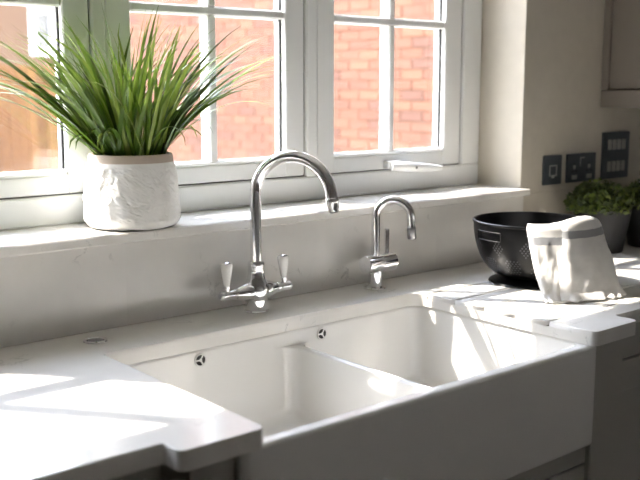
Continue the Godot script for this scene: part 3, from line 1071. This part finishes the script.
func build_colander() -> void:
	var o := thing("colander", "black metal colander on a round foot beside the sink", "colander", CC)
	# profile of the bowl, outside, from foot to rim
	var prof := []
	var n := 44
	for i in n + 1:
		var t := float(i) / n
		var a := t * PI * 0.5
		prof.append(Vector2(0.058 + (CR - 0.058) * pow(sin(a), 0.86), 0.016 + 0.134 * pow(1.0 - cos(a), 0.92)))
	var seg := 176
	var s := shape()
	for side in 2:
		sg += 1
		var off := 0.0 if side == 0 else -0.0018
		for i in n:
			for k in seg:
				var c := []
				for e in [[i, k], [i + 1, k], [i + 1, k + 1], [i, k + 1]]:
					var a: float = TAU * (int(e[1]) % seg) / seg
					var p: Vector2 = prof[e[0]]
					c.append(CC + V(cos(a) * (p.x + off), p.y - off * 0.6, sin(a) * (p.x + off)))
				if side: c.reverse()
				q4(s, c[0], c[1], c[2], c[3], sg)
	sg += 1
	part(o, "bowl", s, M.black_pot)
	# punched perforations with bare metal edges: diamonds under the rim, larger fields low on the bowl
	var dots := []
	for sec in 12:
		for fld in 2:
			var mid := 118.0 + 30.0 * sec + 15.0 * fld
			var hi: float = [0.098, 0.052][fld]
			for r in 7:
				var half := (3 - absi(r - 3)) if fld == 0 else 3 + r % 2
				for c in half + 1:
					var y := hi + (r - 3) * 0.0056
					var da: float = (c - half * 0.5) * (3.6 if fld == 0 else 3.9)
					var i0 := 0
					while i0 < n - 1 and prof[i0 + 1].y < y: i0 += 1
					var f: float = (y - prof[i0].y) / (prof[i0 + 1].y - prof[i0].y)
					var pr: Vector2 = prof[i0].lerp(prof[i0 + 1], f)
					var tg: Vector2 = (prof[i0 + 1] - prof[i0]).normalized()
					var a := deg_to_rad(mid + da)
					var nrm := V(cos(a) * tg.y, -tg.x, sin(a) * tg.y)
					dots.append(turned([Vector2(0.0010, 0.0), Vector2(0.0021, 0.0), Vector2(0.0019, 0.0005), Vector2(0.0011, 0.0005)], CC + V(cos(a) * pr.x, pr.y, sin(a) * pr.x), nrm, 8))
	var pf := part(o, "perforations", join(dots), M.worn, "rows of small punched holes with bare metal edges")
	pf.set_meta("kind", "stuff")
	part(o, "rim", turned([Vector2(CR - 0.003, 0.1485), Vector2(CR + 0.001, 0.1485), Vector2(CR + 0.0028, 0.151), Vector2(CR + 0.0022, 0.1545), Vector2(CR - 0.0005, 0.156), Vector2(CR - 0.003, 0.1545), Vector2(CR - 0.003, 0.1485)], CC, Vector3.UP, 96), M.black_pot)
	part(o, "foot", turned([Vector2(0.0, 0.0), Vector2(0.100, 0.0), Vector2(0.102, 0.002), Vector2(0.100, 0.0055), Vector2(0.085, 0.009), Vector2(0.066, 0.013), Vector2(0.060, 0.0175), Vector2(0.0, 0.0175)], CC, Vector3.UP, 72), M.black_pot)
	# pressed grip below the rim, on the side turned to the sink
	for ang in [188.0, 8.0]:
		var h := []
		for k in 13:
			var a := deg_to_rad(ang - 15 + 30 * k / 12.0)
			h.append(CC + V(cos(a) * (CR + 0.0035), 0.136, sin(a) * (CR + 0.0035)))
		var h2 := []
		for k in 13:
			var a := deg_to_rad(ang + 15 - 30 * k / 12.0)
			h2.append(CC + V(cos(a) * (CR + 0.0015), 0.115, sin(a) * (CR + 0.0015)))
		var loop := h + h2 + [h[0]]
		part(o, "grip", tube(loop, [0.0012], 8), M.black_pot)

func towel_material() -> StandardMaterial3D:
	var im := Image.create(256, 512, false, Image.FORMAT_RGB8)
	var nz := FastNoiseLite.new()
	nz.seed = 2
	nz.frequency = 0.02
	for y in 512:
		for x in 256:
			var v := y / 512.0
			var weave := 0.965 + 0.035 * (((x / 2) + (y / 2)) % 2) + 0.02 * nz.get_noise_2d(x, y)
			var c := Color(0.90, 0.893, 0.88)
			var edge := 0.005 * nz.get_noise_2d(x * 3.0, 7.0)
			if v > 0.315 + edge and v < 0.395 + edge: c = Color(0.60, 0.605, 0.615)
			im.set_pixel(x, y, Color(minf(c.r * weave, 1), minf(c.g * weave, 1), minf(c.b * weave, 1)))
	var m := mat(Color.WHITE, 0.95)
	m.albedo_texture = ImageTexture.create_from_image(im)
	m.rim_enabled = true
	m.rim = 0.3
	return m

func build_towel() -> void:
	var m := towel_material()
	var m0: StandardMaterial3D = m.duplicate()
	m0.uv1_offset = V(0, -0.06, 0)
	var o := thing("tea_towel", "white tea towel with a grey stripe hung over the colander rim", "towel", V(1.86, WT, 0.46))
	var wr := FastNoiseLite.new()
	wr.seed = 21
	wr.frequency = 1.6
	wr.fractal_octaves = 3
	var cam_dir := V(-0.646, 0, 0.763)
	var rt := V(0.763, 0, 0.646)
	# under flap, then the wider folded panel over it
	for layer in 2:
		var top_a: Array = [[-17.0, 26.0], [8.0, 76.0]][layer]
		var low_a: Array = [[-5.0, 18.0], [4.0, 52.0]][layer]
		var rows := []
		var nr := 56
		var nc := 30
		for i in nr + 1:
			var t := float(i) / nr
			var line := []
			for k in nc + 1:
				var u := float(k) / nc
				var lift := 0.003 if layer == 0 else 0.0085
				var dn := clampf((t - 0.3) / 0.7, 0.0, 1.0)
				var al := deg_to_rad(lerpf(lerpf(top_a[0], top_a[1], u), lerpf(low_a[0], low_a[1], u), dn))
				var r := 0.0
				var y := 0.0
				if t < 0.16:                               # inside the bowl
					var q := t / 0.16
					r = CR - 0.012 - lift
					y = lerpf(0.085, 0.148, q)
				elif t < 0.30:                             # over the rim
					var q := (t - 0.16) / 0.14 * PI
					r = CR + 0.001 - cos(q) * (0.013 + lift)
					y = 0.148 + sin(q) * (0.0135 + 0.002 * u + ((0.014 * sin(PI * clampf(u * 1.1, 0.0, 1.0))) if layer else 0.0))
				else:                                      # down the outside to the worktop
					var q := (t - 0.30) / 0.70
					r = CR + 0.014 + lift + (0.068 if layer == 0 else 0.075) * pow(q, 1.12)
					y = 0.148 * (1.0 - q) + 0.0035 + lift * 0.12
					r += (0.0055 * sin(u * (9.0 if layer == 0 else 6.5) + 0.6 + layer) + 0.003 * sin(u * 17.0 + q * 2.0)) * q
					if layer == 0: r += 0.010 * q * (1.0 - u)
					r += 0.006 * wr.get_noise_2d(u * 1.7 + layer * 5.0, q * 1.1) * smoothstep(0.0, 0.4, q)
					# the hem pools on the worktop
					if q > 0.90: r += (q - 0.90) * 0.11 * (1.0 + 0.6 * sin(u * 34.0 + 3.0 * sin(u * 9.0)))
					y = maxf(y, 0.004)
					# folded side turns under
				var fold := 0.0
				if layer == 1: fold = 0.012 * (1.0 - smoothstep(0.0, 0.12, u)) + 0.014 * smoothstep(0.78, 1.0, u)
				else: fold = 0.008 * (1.0 - smoothstep(0.0, 0.10, u))
				if t > 0.16: r -= fold
				line.append(CC + cam_dir * cos(al) * r + rt * sin(al) * r + V(0, y, 0))
			rows.append(line)
		part(o, ["under_flap", "top_fold"][layer], sheet(rows, 0.004), m if layer else m0)

# ------------------------------------------------------------------ sockets and switches
func build_sockets() -> void:
	var z := -0.012
	var a := thing("tv_socket", "dark square outlet plate nearest the window reveal", "wall socket", V(2.321, 1.155, z))
	part(a, "plate", plate(2.278, 2.364, 1.112, 1.198, z), M.socket)
	var fr := part(a, "port_frame", join([box(V(2.303, 1.137, z + 0.006), V(2.339, 1.1405, z + 0.008), 0.0), box(V(2.303, 1.166, z + 0.006), V(2.339, 1.1695, z + 0.008), 0.0), box(V(2.303, 1.137, z + 0.006), V(2.3065, 1.1695, z + 0.008), 0.0), box(V(2.3355, 1.137, z + 0.006), V(2.339, 1.1695, z + 0.008), 0.0)]), M.socket_white, "pale outline round the port")
	part(fr, "port", box(V(2.314, 1.131, z + 0.006), V(2.328, 1.137, z + 0.0075), 0.0005), M.socket_white)
	var b := thing("double_socket", "dark double power socket between the outlet plate and the switches", "wall socket", V(2.465, 1.155, z))
	part(b, "plate", plate(2.392, 2.538, 1.112, 1.198, z), M.socket)
	for s in [-1.0, 1.0]:
		var c: float = 2.465 + s * 0.038
		for e in [[0.0, 0.013, 0.004, 0.009], [-0.011, -0.007, 0.009, 0.004], [0.011, -0.007, 0.009, 0.004]]:
			part(b, "pin_slot", box(V(c + e[0] - e[2] * 0.5, 1.152 + e[1] - e[3] * 0.5, z + 0.0055), V(c + e[0] + e[2] * 0.5, 1.152 + e[1] + e[3] * 0.5, z + 0.0068), 0.0002), M.hole)
		part(b, "rocker", box(V(c - 0.013, 1.121, z + 0.006), V(c + 0.013, 1.134, z + 0.009), 0.001), M.socket_white, "white rocker switch")
		part(b, "rocker_mark", box(V(c - 0.006, 1.152, z + 0.006), V(c + 0.006, 1.164, z + 0.0072), 0.001), M.socket_white)
	part(b, "usb_cover", join([box(V(2.455, 1.160, z + 0.006), V(2.4575, 1.186, z + 0.0075), 0.0), box(V(2.4575, 1.1835, z + 0.006), V(2.478, 1.186, z + 0.0075), 0.0)]), M.socket_white)
	var c := thing("switch_plate", "large dark switch plate with two rows of white rockers", "light switch", V(2.647, 1.184, z))
	part(c, "plate", plate(2.574, 2.720, 1.111, 1.257, z), M.socket)
	for r in 2:
		for k in 4:
			var x := 2.647 + (k - 1.5) * 0.0255
			var y := 1.184 + (0.034 if r else -0.034)
			part(c, "rocker", box(V(x - 0.0095, y - 0.016, z + 0.006), V(x + 0.0095, y + 0.016, z + 0.0095), 0.0015), M.socket_white)

func plate(x0: float, x1: float, y0: float, y1: float, z: float) -> Dictionary:
	var p := rounded([Vector2(x0, y0), Vector2(x1, y0), Vector2(x1, y1), Vector2(x0, y1)], [0.003, 0.003, 0.003, 0.003], 4)
	var s := slab(p, 0.0, 0.0065, 0.0012)
	return flip(moved(s, Transform3D(Basis(V(1, 0, 0), V(0, 0, 1), V(0, 1, 0)), V(0, 0, z))))

# ------------------------------------------------------------------ shrubs in grey pots
func build_shrubs() -> void:
	for i in 2:
		var at: Vector3 = [V(2.412, WT, 0.106), V(2.606, WT, 0.150)][i]
		var o := thing("potted_shrub", ["leafy green herb in a dark grey pot under the switches", "leafy green herb in a dark grey pot at the right edge"][i], "potted plant", at, "herbs in grey pots")
		part(o, "pot", turned([Vector2(0.0, 0.0), Vector2(0.062, 0.0), Vector2(0.064, 0.003), Vector2(0.084, 0.122), Vector2(0.084, 0.126), Vector2(0.079, 0.126), Vector2(0.078, 0.11), Vector2(0.0, 0.108)], at, Vector3.UP, 40), M.grey_pot)
		part(o, "soil", turned([Vector2(0.0, 0.1085), Vector2(0.0775, 0.1105), Vector2(0.0, 0.117)], at, Vector3.UP, 24), M.soil)
		var st := SurfaceTool.new()
		st.begin(Mesh.PRIMITIVE_TRIANGLES)
		for k in 2200:
			var d := V(rng.randfn(), rng.randfn() * 0.8, rng.randfn()).normalized()
			var rad := pow(rng.randf(), 0.4)
			var p := V(d.x * (0.094 if i else 0.105) * rad, 0.130 + absf(d.y) * 0.085 * rad - 0.012 * rng.randf(), d.z * 0.094 * rad)
			if i == 0: p.x -= 0.016
			if at.z + p.z < 0.004: p.z = 0.004 - at.z
			var g := rng.randf()
			var c := Color(0.035, 0.055, 0.010).lerp(Color(0.17, 0.22, 0.035), g * g)
			var l := 0.006 + rng.randf() * 0.006
			var u := V(rng.randfn(), rng.randfn() * 0.5 + 0.5, rng.randfn()).normalized()
			var w := u.cross(V(rng.randfn(), rng.randfn(), rng.randfn())).normalized()
			if at.z + p.z - l < 0.003: p.z += l
			var a := p - u * l
			var b := p + w * l * 0.5
			var e := p + u * l
			var f := p - w * l * 0.5
			for q in [a, b, e, a, e, f]:
				st.set_color(c)
				st.set_smooth_group(-1)
				st.add_vertex(q)
		st.generate_normals()
		var fo := MeshInstance3D.new()
		fo.name = "foliage"
		fo.mesh = st.commit()
		fo.material_override = M.shrub
		fo.set_meta("kind", "stuff")
		o.add_child(fo)
